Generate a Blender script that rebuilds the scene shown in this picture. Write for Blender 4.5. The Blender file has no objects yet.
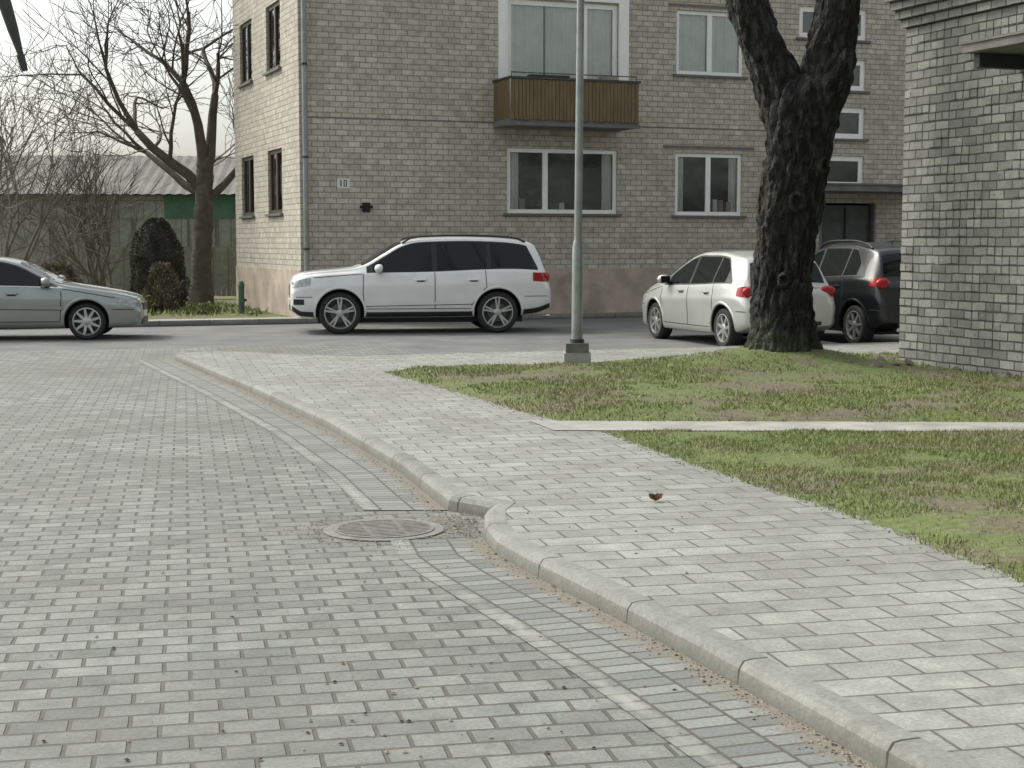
import bpy, math, random
import numpy as np
from mathutils import Vector, Matrix, noise
random.seed(7); rng=np.random.default_rng(7)
sc=bpy.context.scene
R=math.radians
TH=R(21); E1=Vector((math.cos(TH),math.sin(TH),0)); E2=Vector((-math.sin(TH),math.cos(TH),0))

# ------------------------------------------------------------ materials
class NT:
    def __init__(s,name):
        s.m=bpy.data.materials.new(name); s.m.use_nodes=True
        s.t=s.m.node_tree; s.n=s.t.nodes; s.b=s.n['Principled BSDF']
    def new(s,typ): return s.n.new(typ)
    def l(s,a,b): s.t.links.new(a,b)
    def noise(s,vec,scale,detail=4,rough=.6):
        n=s.new('ShaderNodeTexNoise'); n.inputs['Scale'].default_value=scale
        n.inputs['Detail'].default_value=min(detail,4); n.inputs['Roughness'].default_value=rough
        if vec is not None: s.l(vec,n.inputs['Vector'])
        return n
    def ramp(s,fac,p0,p1,c0=(0,0,0,1),c1=(1,1,1,1)):
        n=s.new('ShaderNodeValToRGB'); e=n.color_ramp.elements
        e[0].position=p0; e[1].position=p1; e[0].color=c0; e[1].color=c1
        s.l(fac,n.inputs[0]); return n.outputs[0]
    def mix(s,fac,a,b,mode='MIX'):
        n=s.new('ShaderNodeMix'); n.data_type='RGBA'; n.blend_type=mode
        for i,v in ((0,fac),(6,a),(7,b)):
            if isinstance(v,(int,float)): n.inputs[i].default_value=v
            elif isinstance(v,tuple): n.inputs[i].default_value=(v+(1,))[:4]
            else: s.l(v,n.inputs[i])
        return n.outputs[2]
    def math(s,op,a,b=0):
        n=s.new('ShaderNodeMath'); n.operation=op
        for i,v in ((0,a),(1,b)):
            if isinstance(v,(int,float)): n.inputs[i].default_value=v
            else: s.l(v,n.inputs[i])
        return n.outputs[0]
    def bump(s,h,strength=.4,dist=.01):
        n=s.new('ShaderNodeBump'); n.inputs['Strength'].default_value=strength; n.inputs['Distance'].default_value=dist
        s.l(h,n.inputs['Height']); return n.outputs[0]
    def uv(s): return s.new('ShaderNodeTexCoord').outputs['UV']
    def obj(s): return s.new('ShaderNodeTexCoord').outputs['Object']
    def set(s,col=None,rough=None,nrm=None,**k):
        for sock,v in (('Base Color',col),('Roughness',rough),('Normal',nrm)):
            if v is None: continue
            if isinstance(v,tuple): s.b.inputs[sock].default_value=(v+(1,))[:4]
            elif isinstance(v,(int,float)): s.b.inputs[sock].default_value=v
            else: s.l(v,s.b.inputs[sock])
        for a,v in k.items(): s.b.inputs[a.replace('_',' ')].default_value=v
        return s.m

def simple(name,c,rough=.6,var=.25,scale=8,bump=.15,dist=.005,**k):
    t=NT(name); o=t.obj(); n=t.noise(o,scale,4)
    dark=tuple(x*(1-var) for x in c); lite=tuple(min(1,x*(1+var)) for x in c)
    col=t.ramp(n.outputs[0],.3,.7,dark+(1,),lite+(1,))
    n2=t.noise(o,scale*8,2)
    nr=t.bump(n2.outputs[0],bump,dist)
    return t.set(col,rough,nr,**k)

def brickmat(name,c1,c2,mortar,w,h,ms,rough=.85,dirt=.35,bstr=.6,rot=0.,dirtcol=(.06,.055,.045),bias=0.,dscale=.7,off=.5,grain=60,dthr=(.42,.75),spots=0.,wob=.012,stain=0.,streak=0.):
    t=NT(name); uv=t.uv()
    if rot:
        mp=t.new('ShaderNodeMapping'); mp.inputs['Rotation'].default_value=(0,0,rot); t.l(uv,mp.inputs[0]); uv=mp.outputs[0]
    wn=t.noise(uv,3.,1); wv=t.new('ShaderNodeVectorMath'); wv.operation='MULTIPLY_ADD'
    t.l(wn.outputs['Color'],wv.inputs[0]); wv.inputs[1].default_value=(wob,wob,0); t.l(uv,wv.inputs[2])
    b=t.new('ShaderNodeTexBrick'); b.offset=off; t.l(wv.outputs[0],b.inputs['Vector'])
    b.inputs['Color1'].default_value=c1+(1,); b.inputs['Color2'].default_value=c2+(1,); b.inputs['Mortar'].default_value=mortar+(1,)
    b.inputs['Scale'].default_value=1; b.inputs['Brick Width'].default_value=w; b.inputs['Row Height'].default_value=h
    b.inputs['Mortar Size'].default_value=ms; b.inputs['Mortar Smooth'].default_value=.3; b.inputs['Bias'].default_value=bias
    big=t.noise(uv,dscale,4,.65); f=t.ramp(big.outputs[0],dthr[0],dthr[1])
    col=t.mix(t.math('MULTIPLY',f,dirt),b.outputs['Color'],dirtcol)
    fine=t.noise(uv,grain,3,.7)
    g=t.ramp(fine.outputs[0],.25,.75,(.66,.66,.66,1),(1.24,1.24,1.24,1))
    col=t.mix(1.,col,g,'MULTIPLY')
    med=t.noise(uv,5.,4,.7); g2=t.ramp(med.outputs[0],.3,.7,(.74,.74,.74,1),(1.17,1.17,1.15,1))
    col=t.mix(1.,col,g2,'MULTIPLY')
    if spots:
        v=t.noise(uv,11.,3,.5); sp=t.ramp(v.outputs[0],.66,.72); col=t.mix(t.math('MULTIPLY',sp,spots),col,(.10,.095,.08))
    if stain:
        v=t.noise(uv,.33,4,.6); sp=t.ramp(v.outputs[0],.46,.62); col=t.mix(t.math('MULTIPLY',sp,stain),col,(.115,.112,.098))
    if streak:
        mp=t.new('ShaderNodeMapping'); mp.inputs['Scale'].default_value=(1.6,.16,1); t.l(uv,mp.inputs[0])
        v=t.noise(mp.outputs[0],1.2,4,.65); sp=t.ramp(v.outputs[0],.48,.7); col=t.mix(t.math('MULTIPLY',sp,streak),col,dirtcol)
    inv=t.math('SUBTRACT',1.,b.outputs['Fac'])
    hgt=t.math('ADD',inv,t.math('MULTIPLY',fine.outputs[0],.35))
    return t.set(col,rough,t.bump(hgt,bstr,.008))

M={}
M['paver']=brickmat('road_paver',(.265,.275,.258),(.175,.182,.172),(.105,.10,.085),.205,.136,.0095,.8,.35,.9,rot=-R(12),dirtcol=(.14,.13,.11),dscale=.9,spots=.35,stain=.38)
M['walk']=brickmat('sidewalk_slab',(.345,.35,.32),(.265,.27,.245),(.13,.125,.105),.30,.20,.0075,.8,.35,.8,rot=-R(13),dirtcol=(.19,.185,.155),dscale=.9,spots=.3,stain=.25)
M['facade']=brickmat('facade_brick',(.60,.56,.485),(.46,.425,.36),(.27,.25,.21),.262,.118,.010,.9,.35,.7,dirtcol=(.30,.27,.22),dscale=.5,streak=.3)
M['gbrick']=brickmat('grey_brick',(.33,.335,.305),(.185,.187,.172),(.07,.07,.065),.262,.108,.0105,.85,.55,1.,dirtcol=(.47,.46,.42),dscale=2.2,dthr=(.60,.72),wob=.022,spots=.6)
M['wbrick']=brickmat('warehouse_wall',(.34,.35,.30),(.27,.28,.24),(.17,.17,.15),.45,3.2,.02,.9,.4,.4,off=0.,streak=.3,dirtcol=(.15,.14,.11))
M['asphalt']=simple('asphalt',(.155,.155,.15),.9,.25,1.2,.5,.006)
M['plinth']=simple('plaster_plinth',(.42,.345,.285),.9,.3,1.6,.5,.01)
M['concrete']=simple('concrete',(.32,.315,.285),.85,.25,3,.4,.006)
M['dconcrete']=simple('dark_concrete',(.16,.155,.145),.85,.3,4,.4,.006)
M['white']=simple('white_frame',(.85,.85,.82),.4,.05,4,.05)
M['dark']=simple('dark_void',(.012,.012,.013),.8,.2,4)
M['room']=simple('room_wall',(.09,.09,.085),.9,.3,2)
M['curtain']=simple('curtain',(.84,.84,.80),.9,.10,3)
M['metal']=simple('galvanised_steel',(.27,.29,.28),.45,.18,5,.1,Metallic=.5)
M['dmetal']=simple('dark_metal',(.05,.055,.05),.5,.3,5,.1,Metallic=.3)
M['iron']=simple('cast_iron_dusty',(.17,.165,.15),.75,.35,14,.4)
M['ring']=simple('drain_ring_concrete',(.20,.20,.185),.85,.3,10,.4)
M['zinc']=simple('sill_zinc',(.13,.125,.115),.5,.2,5,.1)
M['brown']=simple('brown_window_frame',(.06,.045,.035),.5,.2,5,.1)
M['roof']=simple('asbestos_roof',(.17,.165,.15),.9,.3,.8,.3)
M['greenpaint']=simple('green_paint',(.07,.15,.10),.7,.25,2,.2)
M['twig']=simple('twig_bark',(.10,.085,.072),.9,.3,3,.6,.02)
M['gtwig']=simple('grey_twig_bark',(.19,.17,.15),.9,.25,3,.6,.02)
M['thuja']=simple('evergreen_leaf',(.040,.040,.032),.8,.4,3,.2)
M['thuja2']=simple('evergreen_dry_leaf',(.085,.075,.058),.8,.4,3,.2)
M['shrubleaf']=simple('shrub_twig',(.13,.11,.07),.8,.4,3,.2)
M['leafy']=simple('young_leaf',(.16,.20,.05),.7,.4,3,.2)
M['leaf']=simple('dead_leaf',(.15,.065,.03),.7,.3,30,.2)
M['stone']=simple('stone',(.13,.12,.10),.85,.4,12,.5)
M['debris']=simple('dirt_bits',(.06,.05,.04),.9,.5,40,.5)
M['sand']=simple('sand',(.28,.25,.20),.95,.25,18,.6,.006)
def winglass():
    t=NT('window_glass'); n=t.n; out=n['Material Output']
    tr=n.new('ShaderNodeBsdfTransparent'); gl=n.new('ShaderNodeBsdfGlossy'); gl.inputs['Roughness'].default_value=.03
    gl.inputs['Color'].default_value=(.8,.83,.83,1); tr.inputs['Color'].default_value=(.93,.95,.94,1)
    mx=n.new('ShaderNodeMixShader'); fr=n.new('ShaderNodeFresnel'); fr.inputs[0].default_value=1.7
    wn=t.noise(t.obj(),1.3,2); bp=t.bump(wn.outputs[0],.25,.02)
    t.l(bp,gl.inputs['Normal'])
    a=t.math('ADD',fr.outputs[0],.05)
    t.l(a,mx.inputs[0]); t.l(tr.outputs[0],mx.inputs[1]); t.l(gl.outputs[0],mx.inputs[2]); t.l(mx.outputs[0],out.inputs[0])
    return t.m
M['glass']=winglass()
def barkmat():
    t=NT('tree_bark'); o=t.obj(); mp=t.new('ShaderNodeMapping'); mp.inputs['Scale'].default_value=(1,1,.34); t.l(o,mp.inputs[0])
    v=t.new('ShaderNodeTexVoronoi'); v.inputs['Scale'].default_value=12
    wn=t.noise(mp.outputs[0],4,4); wv=t.new('ShaderNodeVectorMath'); wv.operation='MULTIPLY_ADD'
    t.l(wn.outputs['Color'],wv.inputs[0]); wv.inputs[1].default_value=(.22,.22,.22); t.l(mp.outputs[0],wv.inputs[2]); t.l(wv.outputs[0],v.inputs['Vector'])
    n=t.noise(o,11,4,.8)
    h=t.math('ADD',v.outputs['Distance'],t.math('MULTIPLY',n.outputs[0],.7))
    col=t.ramp(h,.4,.95,(.055,.050,.042,1),(.006,.006,.0055,1))
    m=t.noise(o,3.2,4,.75); mf=t.ramp(m.outputs[0],.57,.68)
    col=t.mix(t.math('MULTIPLY',mf,.55),col,(.11,.112,.088))
    g=t.noise(o,1.6,3,.6); sp=t.new('ShaderNodeSeparateXYZ'); t.l(o,sp.inputs[0])
    lo=t.ramp(t.math('SUBTRACT',sp.outputs[2],g.outputs[0]),-.2,.25,(1,1,1,1),(0,0,0,1))
    col=t.mix(t.math('MULTIPLY',lo,.4),col,(.06,.075,.03))
    inv=t.math('SUBTRACT',1.2,h)
    return t.set(col,.8,t.bump(inv,1.,.09))
M['bark']=barkmat()
def kerbmat():
    t=NT('kerb_concrete'); uv=t.uv(); b=t.new('ShaderNodeTexBrick'); b.offset=0; t.l(uv,b.inputs['Vector'])
    b.inputs['Color1'].default_value=(.30,.305,.28,1); b.inputs['Color2'].default_value=(.235,.24,.22,1); b.inputs['Mortar'].default_value=(.05,.05,.045,1)
    b.inputs['Scale'].default_value=1; b.inputs['Brick Width'].default_value=1.0; b.inputs['Row Height'].default_value=50; b.inputs['Mortar Size'].default_value=.007
    f=t.noise(t.obj(),45,4,.7); g=t.ramp(f.outputs[0],.25,.75,(.66,.66,.66,1),(1.18,1.18,1.18,1))
    m=t.noise(t.obj(),3,4,.7); g2=t.ramp(m.outputs[0],.3,.7,(.72,.71,.68,1),(1.1,1.1,1.1,1))
    col=t.mix(1.,t.mix(1.,b.outputs[0],g,'MULTIPLY'),g2,'MULTIPLY')
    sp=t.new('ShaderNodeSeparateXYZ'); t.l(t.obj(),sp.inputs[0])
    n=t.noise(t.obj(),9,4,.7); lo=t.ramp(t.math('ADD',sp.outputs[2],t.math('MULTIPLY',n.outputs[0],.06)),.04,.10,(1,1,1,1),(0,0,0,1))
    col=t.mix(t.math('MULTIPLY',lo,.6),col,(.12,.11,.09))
    return t.set(col,.85,t.bump(f.outputs[0],.6,.005))
M['kerb']=kerbmat()
def guttermat():
    t=NT('gutter_course'); uv=t.uv(); b=t.new('ShaderNodeTexBrick'); b.offset=0.5; t.l(uv,b.inputs['Vector'])
    b.inputs['Color1'].default_value=(.26,.27,.252,1); b.inputs['Color2'].default_value=(.17,.177,.168,1); b.inputs['Mortar'].default_value=(.10,.095,.08,1)
    b.inputs['Scale'].default_value=1; b.inputs['Brick Width'].default_value=.102; b.inputs['Row Height'].default_value=.205; b.inputs['Mortar Size'].default_value=.008
    f=t.noise(uv,60,3,.7); g=t.ramp(f.outputs[0],.25,.75,(.68,.68,.68,1),(1.22,1.22,1.22,1))
    col=t.mix(1.,b.outputs[0],g,'MULTIPLY')
    sp=t.new('ShaderNodeSeparateXYZ'); t.l(uv,sp.inputs[0]); y=sp.outputs[1]
    n=t.noise(uv,6,4,.75); big=t.noise(uv,1.1,4,.7)
    s1=t.ramp(t.math('ADD',y,t.math('MULTIPLY',t.math('SUBTRACT',n.outputs[0],.5),.24)),.05,.13,(1,1,1,1),(0,0,0,1))
    gr=t.noise(uv,90,3,.8); sand=t.ramp(gr.outputs[0],.3,.7,(.09,.08,.062,1),(.28,.25,.20,1))
    col=t.mix(t.math('MULTIPLY',s1,.9),col,sand)
    d=t.math('ABSOLUTE',t.math('SUBTRACT',y,.47)); s2=t.ramp(t.math('ADD',d,t.math('MULTIPLY',t.math('SUBTRACT',n.outputs[0],.5),.25)),.0,.05,(1,1,1,1),(0,0,0,1))
    bf=t.ramp(big.outputs[0],.40,.60)
    col=t.mix(t.math('MULTIPLY',t.math('MULTIPLY',s2,bf),.7),col,(.36,.355,.32))
    h=t.math('SUBTRACT',t.math('MULTIPLY',f.outputs[0],.4),b.outputs['Fac'])
    return t.set(col,.85,t.bump(h,.7,.008))
M['gutter']=guttermat()
def soilmat():
    t=NT('lawn_soil'); o=t.obj(); a=t.noise(o,.9,4,.7); b=t.noise(o,14,4,.75)
    g=t.ramp(b.outputs[0],.3,.7,(.075,.10,.03,1),(.17,.20,.065,1)); d=t.ramp(b.outputs[0],.3,.7,(.085,.07,.05,1),(.20,.17,.12,1))
    f=t.ramp(a.outputs[0],.47,.60); return t.set(t.mix(f,g,d),.95,t.bump(b.outputs[0],.8,.03))
M['soil']=soilmat()
def grassmat():
    t=NT('grass_blade'); g=t.new('ShaderNodeNewGeometry'); o=t.obj(); a=t.noise(o,1.1,4,.65)
    r=t.ramp(g.outputs['Random Per Island'],0,1,(.085,.135,.028,1),(.25,.29,.085,1))
    r2=t.mix(t.math('MULTIPLY',t.ramp(a.outputs[0],.40,.66),.8),r,(.235,.215,.09))
    return t.set(r2,.6)
M['grass']=grassmat()
def slatmat():
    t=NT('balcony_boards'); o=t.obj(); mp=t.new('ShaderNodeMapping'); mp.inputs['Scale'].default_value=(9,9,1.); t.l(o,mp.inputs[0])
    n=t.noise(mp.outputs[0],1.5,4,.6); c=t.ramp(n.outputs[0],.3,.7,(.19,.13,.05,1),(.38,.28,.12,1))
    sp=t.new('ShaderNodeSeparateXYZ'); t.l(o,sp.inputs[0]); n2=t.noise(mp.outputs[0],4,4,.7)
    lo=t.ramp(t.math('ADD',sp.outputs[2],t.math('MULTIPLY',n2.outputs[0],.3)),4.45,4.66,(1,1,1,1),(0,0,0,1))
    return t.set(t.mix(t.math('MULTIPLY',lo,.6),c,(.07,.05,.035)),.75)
M['slat']=slatmat()
def paint(name,c,rough=.3,metal=0.,coat=.8,dirtc=(.16,.15,.13)):
    t=NT(name); o=t.obj(); n=t.noise(o,2.,4,.6); dirt=t.ramp(n.outputs[0],.3,.8,tuple(x for x in c)+(1,),tuple(x*.86 for x in c)+(1,))
    sp=t.new('ShaderNodeSeparateXYZ'); t.l(o,sp.inputs[0]); low=t.ramp(sp.outputs[2],.2,.62,(1,1,1,1),(0,0,0,1))
    col=t.mix(t.math('MULTIPLY',low,.4),dirt,dirtc)
    t.set(col,rough); t.b.inputs['Metallic'].default_value=metal; t.b.inputs['Coat Weight'].default_value=coat; t.b.inputs['Coat Roughness'].default_value=.04; return t.m
M['p_white']=paint('white_car_paint',(.82,.83,.82))
M['p_silver']=paint('silver_car_paint',(.58,.59,.56),.35,.35)
M['p_grey']=paint('grey_green_car_paint',(.36,.39,.37),.35,.45)
M['p_black']=paint('black_car_paint',(.008,.009,.011),.3,0,.5,(.03,.03,.028))
M['cglass']=simple('car_glass',(.010,.013,.013),.04,.1,2,0.,Specular_IOR_Level=.4)
M['ctrim']=simple('black_trim',(.018,.018,.018),.45,.2,10,.1)
M['gap']=simple('panel_gap',(.03,.03,.03),.8,.2,10,.0)
M['cgrey']=simple('grey_plastic',(.10,.10,.10),.5,.2,10,.1)
M['tyre']=simple('tyre_rubber',(.028,.027,.026),.85,.3,20,.3)
M['rim']=simple('alloy_rim',(.50,.50,.49),.35,.1,8,.05,Metallic=.7)
M['rotor']=simple('brake_dark',(.03,.03,.03),.6,.2,8)
M['red']=simple('tail_lamp_red',(.36,.012,.015),.12,.15,12,.05)
M['lampclear']=simple('headlamp_lens',(.40,.42,.42),.08,.4,20,.1)
M['chrome']=simple('chrome',(.65,.65,.65),.12,.05,8,0.,Metallic=1.)
M['orange']=simple('indicator_orange',(.45,.20,.06),.2,.1,10)
M['plate']=simple('number_plate_white',(.7,.7,.66),.5,.05,10)
M['gbox']=simple('green_box',(.05,.10,.06),.6,.2,8)

# ------------------------------------------------------------ mesh builder
class MB:
    def __init__(s): s.v=[]; s.f=[]; s.m=[]; s.mats=[]; s.uvs={}
    def mi(s,k):
        if k not in s.mats: s.mats.append(k)
        return s.mats.index(k)
    def face(s,pts,k,uv=None):
        i=len(s.v); s.v+= [tuple(p) for p in pts]; s.f.append(tuple(range(i,i+len(pts)))); s.m.append(s.mi(k))
        if uv: s.uvs[len(s.f)-1]=uv
    def box(s,x0,x1,y0,y1,z0,z1,k):
        i=len(s.v); s.v+=[(x,y,z) for z in (z0,z1) for y in (y0,y1) for x in (x0,x1)]
        for f in ((0,2,3,1),(4,5,7,6),(0,1,5,4),(2,6,7,3),(0,4,6,2),(1,3,7,5)):
            s.f.append(tuple(i+a for a in f)); s.m.append(s.mi(k))
    def grid(s,P,k,closed=False):
        i=len(s.v); nr=len(P); nc=len(P[0])
        for r in P: s.v+=[tuple(p) for p in r]
        for a in range(nr-1):
            for b in range(nc if closed else nc-1):
                c=(b+1)%nc
                s.f.append((i+a*nc+b,i+a*nc+c,i+(a+1)*nc+c,i+(a+1)*nc+b)); s.m.append(s.mi(k))
        return i
    def tube(s,pts,rad,n,k,cap=True):
        pts=[Vector(p) for p in pts]; rows=[]; prev=None
        for j,p in enumerate(pts):
            t=(pts[min(j+1,len(pts)-1)]-pts[max(j-1,0)]).normalized()
            if prev is None:
                a=Vector((1,0,0)) if abs(t.x)<.9 else Vector((0,1,0)); a=(a-t*a.dot(t)).normalized()
            else: a=(prev-t*prev.dot(t)).normalized()
            prev=a; b=t.cross(a); r=rad[j]
            rows.append([p+(a*math.cos(2*math.pi*q/n)+b*math.sin(2*math.pi*q/n))*r for q in range(n)])
        i=s.grid(rows,k,True)
        if cap:
            s.f.append(tuple(range(i+n-1,i-1,-1))); s.m.append(s.mi(k))
            e=i+(len(pts)-1)*n; s.f.append(tuple(range(e,e+n))); s.m.append(s.mi(k))
    def lathe(s,prof,n,k,axis='z',c=(0,0,0)):
        rows=[]
        for r,h in prof:
            row=[]
            for q in range(n):
                a=2*math.pi*q/n
                p=(r*math.cos(a),r*math.sin(a),h) if axis=='z' else (r*math.cos(a),h,r*math.sin(a))
                row.append((p[0]+c[0],p[1]+c[1],p[2]+c[2]))
            rows.append(row)
        s.grid(rows,k,True)
    def ball(s,c,r,k,nu=16,nv=10):
        rows=[]
        for a in range(nv+1):
            th=math.pi*(a+.001)/(nv+.002)
            rows.append([(c[0]+r[0]*math.sin(th)*math.cos(2*math.pi*q/nu),c[1]+r[1]*math.sin(th)*math.sin(2*math.pi*q/nu),c[2]+r[2]*math.cos(th)) for q in range(nu)])
        s.grid(rows,k,True)
    def build(s,name,parent=None,M4=None,smooth=False,ang=None,uv=True):
        me=bpy.data.meshes.new(name); me.from_pydata(s.v,[],s.f)
        for k in s.mats: me.materials.append(M[k])
        me.polygons.foreach_set('material_index',s.m)
        if uv:
            ul=me.uv_layers.new(name='UVMap'); d=ul.data
            for p in me.polygons:
                cu=s.uvs.get(p.index)
                n=p.normal; a=max(range(3),key=lambda q:abs(n[q]))
                for j,li in enumerate(p.loop_indices):
                    if cu: d[li].uv=cu[j]; continue
                    v=me.vertices[me.loops[li].vertex_index].co
                    d[li].uv=(v.x,v.y) if a==2 else ((v.y,v.z) if a==0 else (v.x,v.z))
        if M4 is not None: me.transform(M4)
        me.polygons.foreach_set('use_smooth',[bool(smooth)]*len(me.polygons))
        if smooth and ang: me.set_sharp_from_angle(angle=R(ang))
        o=bpy.data.objects.new(name,me); sc.collection.objects.link(o)
        if parent: o.parent=parent
        me.update(); return o
def empty(name,loc,rz=0):
    e=bpy.data.objects.new(name,None); e.location=loc; e.rotation_euler=(0,0,rz); e.empty_display_size=.3; sc.collection.objects.link(e); return e

# ------------------------------------------------------------ ground, roads
C=Vector((-4.41,32.2,0))
def P2(a,b,z,o=C): return o+E1*a+E2*b+Vector((0,0,z))
mb=MB(); mb.face([(-400,-300,-.03),(400,-300,-.03),(400,700,-.03),(-400,700,-.03)],'soil'); mb.build('ground')
mb=MB(); mb.face([P2(-60,-12,-.012),P2(45,-12,-.012),P2(45,-.5,-.012),P2(-60,-.5,-.012)],'asphalt'); mb.build('street_asphalt')
mb=MB(); mb.face([P2(-60,-60,-.004),P2(16,-60,-.004),P2(16,-11,-.004),P2(-.5,-11,-.004),P2(-.5,-7,-.004),P2(-60,-7,-.004)],'paver'); mb.build('paved_road')
KP=[(4.6,-4.7),(3.0,-.32),(1.16,4.72),(.741,5.93),(.398,6.83),(.04,7.72),(-.09,8.1),(-.16,8.5),(-.17,8.9),(-.12,9.15),(-.40,9.42),(-.81,11.0),(-1.61,13.52),(-2.91,17.0),(-4.3,20.5),(-4.78,21.7),(-4.80,22.1),(-4.5,22.35),(-4.0,22.25),(-3.2,21.8),(-2.3,21.45),(3,23.25),(14,27.0)]
def normals(pts):
    N=[]
    for i in range(len(pts)):
        d=[]
        for a,b in ((i-1,i),(i,i+1)):
            if a>=0 and b<len(pts):
                v=Vector((pts[b][0]-pts[a][0],pts[b][1]-pts[a][1])).normalized(); d.append(Vector((v.y,-v.x)))
        n=sum(d,Vector((0,0))).normalized(); c=max(.6,n.dot(d[0])); N.append(n/c)
    return N
K=KP; KN=normals(K)
def off(i,d): return (K[i][0]+KN[i].x*d,K[i][1]+KN[i].y*d)
prof=[(0,-.03),(.010,.06),(.03,.088),(.06,.093),(.13,.093),(.135,.05)]
mb=MB(); s=0; pl=[0,.09,.12,.16,.24,.29]
for i in range(len(K)-1):
    L=math.dist(K[i],K[i+1])
    for j in range(5):
        a0=off(i,prof[j][0]);a1=off(i+1,prof[j][0]);b0=off(i,prof[j+1][0]);b1=off(i+1,prof[j+1][0])
        mb.face([a0+(prof[j][1],),a1+(prof[j][1],),b1+(prof[j+1][1],),b0+(prof[j+1][1],)],'kerb',[(s,pl[j]+3),(s+L,pl[j]+3),(s+L,pl[j+1]+3),(s,pl[j+1]+3)])
    s+=L
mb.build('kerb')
mb=MB(); s=0
for i in range(1,15):
    L=math.dist(K[i],K[i+1]); w=.52
    if i in (7,8,9): s+=L; continue
    a0=off(i,0);a1=off(i+1,0);b0=off(i,-w);b1=off(i+1,-w)
    if i==10: b0=(-.92,9.42)
    mb.face([a0+(.001,),b0+(.001,),b1+(.001,),a1+(.001,)],'gutter',[(s,0),(s,w),(s+L,w),(s+L,0)]); s+=L
mb.build('gutter_course')
mb=MB(); pts=[off(i,.129)+(.09,) for i in range(len(K))]+[(30,27.2,.09),(30,-4.7,.09)]
mb.face(pts,'walk'); mb.build('sidewalk')
mb=MB(); mb.face([(.35,12.72,.097),(3.5,12.66,.097),(9,12.5,.097),(9,13.15,.097),(3.5,13.32,.097),(.15,13.42,.097)],'concrete'); mb.build('footpath')
XIN=[(3.6,-4),(3.2,2.0),(2.6,5.5),(2.365,6.97),(1.948,8.74),(1.316,10.65),(.77,12.64),(.10,14.15),(-1.545,18.6),(-3,22)]
xy=np.array([p[1] for p in XIN]); xx=np.array([p[0] for p in XIN])
RB=Vector((4.92,19.5,0)); TREE=(3.37,19.2)
def inlawn(x,y,m=0.):
    if x<np.interp(y,xy,xx)+m: return False
    if (x-C.x)*E2.x+(y-C.y)*E2.y>-13.75-m: return False
    if y>12.66-.02*(x-.3)-m and y<13.38-.02*(x-.3)+m and x<9: return False
    dx,dy=x-RB.x,y-RB.y
    if dx*E1.x+dy*E1.y>.35 and dx*E2.x+dy*E2.y<-.3: return False
    return True
def lz(x,y):
    c=13.02-.02*(x-.3)
    d=min(1.,max(0.,(x-np.interp(y,xy,xx)-.02)/.4),max(0.,(abs(y-c)-.38)/.35)); r=math.hypot((x-TREE[0])/1.15,(y-TREE[1]-.1)/1.)
    return .088+d*.04+.24*math.exp(-(r/.95)**2)+.02*d*(noise.noise((x*1.2,y*1.2,0))+.6)+.012*noise.noise((x*6,y*6,3))*d
mb=MB(); st=.085; idx={}
def vi(i,j):
    if (i,j) not in idx:
        x=-2+i*st; y=-4+j*st; idx[(i,j)]=len(mb.v); mb.v.append((x,y,lz(x,y)))
    return idx[(i,j)]
mb.mi('soil')
for j in range(int(28/st)):
    y=-4+(j+.5)*st
    for i in range(int(15/st)):
        x=-2+(i+.5)*st; jit=.05*noise.noise((x*5,y*5,1))
        if inlawn(x,y,jit): mb.f.append((vi(i,j),vi(i+1,j),vi(i+1,j+1),vi(i,j+1))); mb.m.append(0)
mb.build('lawn',smooth=True,uv=False)
V=[];F=[]
def blades(n,x0,x1,y0,y1,h0,h1,w,test,zf):
    X=rng.uniform(x0,x1,n); Y=rng.uniform(y0,y1,n)
    for x,y in zip(X,Y):
        if not test(x,y): continue
        d=noise.noise((x*.9,y*.9,5))+.6*noise.noise((x*2.6,y*2.6,9))
        if d>.14 and random.random()<min(.9,.5+2*(d-.14)): continue
        rr=math.hypot(x-TREE[0],y-TREE[1])
        if rr<.5: continue
        if rr<2.4 and x>TREE[0] and random.random()<.7: continue
        z=zf(x,y); a=random.random()*6.283; h=random.uniform(h0,h1)*(1-.5*max(0,d)); ww=w*random.uniform(.6,1.3); t=random.uniform(0,1.1)*h; b=random.random()*6.283
        i=len(V); V.extend([(x-ww*math.cos(a),y-ww*math.sin(a),z-.004),(x+ww*math.cos(a),y+ww*math.sin(a),z-.004),(x+t*math.cos(b),y+t*math.sin(b),z+h)]); F.append((i,i+1,i+2))
blades(120000,.5,6.5,6.4,12.8,.012,.036,.0038,lambda x,y:inlawn(x,y,-.03) and x/y<.37,lz)
blades(110000,-2,8,13.2,22.5,.015,.042,.0055,lambda x,y:inlawn(x,y,-.03) and x/y<.37,lz)
blades(9000,-26,-5.5,33,44,.06,.16,.03,lambda x,y:(x-C.x)*E2.x+(y-C.y)*E2.y>.6 and (x-C.x)*E1.x+(y-C.y)*E1.y<-.1,lambda x,y:.08)
me=bpy.data.meshes.new('grass'); me.from_pydata(V,[],F); me.materials.append(M['grass']); o=bpy.data.objects.new('grass',me); sc.collection.objects.link(o)
mb=MB(); mb.face([P2(-60,.45,.08),P2(-.05,.45,.08),P2(-.05,30,.08),P2(-60,30,.08)],'soil'); mb.build('grass_verge')
mb=MB(); mb.box(-60,40,-.5,-.3,-.03,.10,'kerb'); mb.box(-60,40,-.298,.44,-.03,.088,'concrete')
mb.build('kerb',M4=Matrix.Translation(C)@Matrix.Rotation(TH,4,'Z'))

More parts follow.
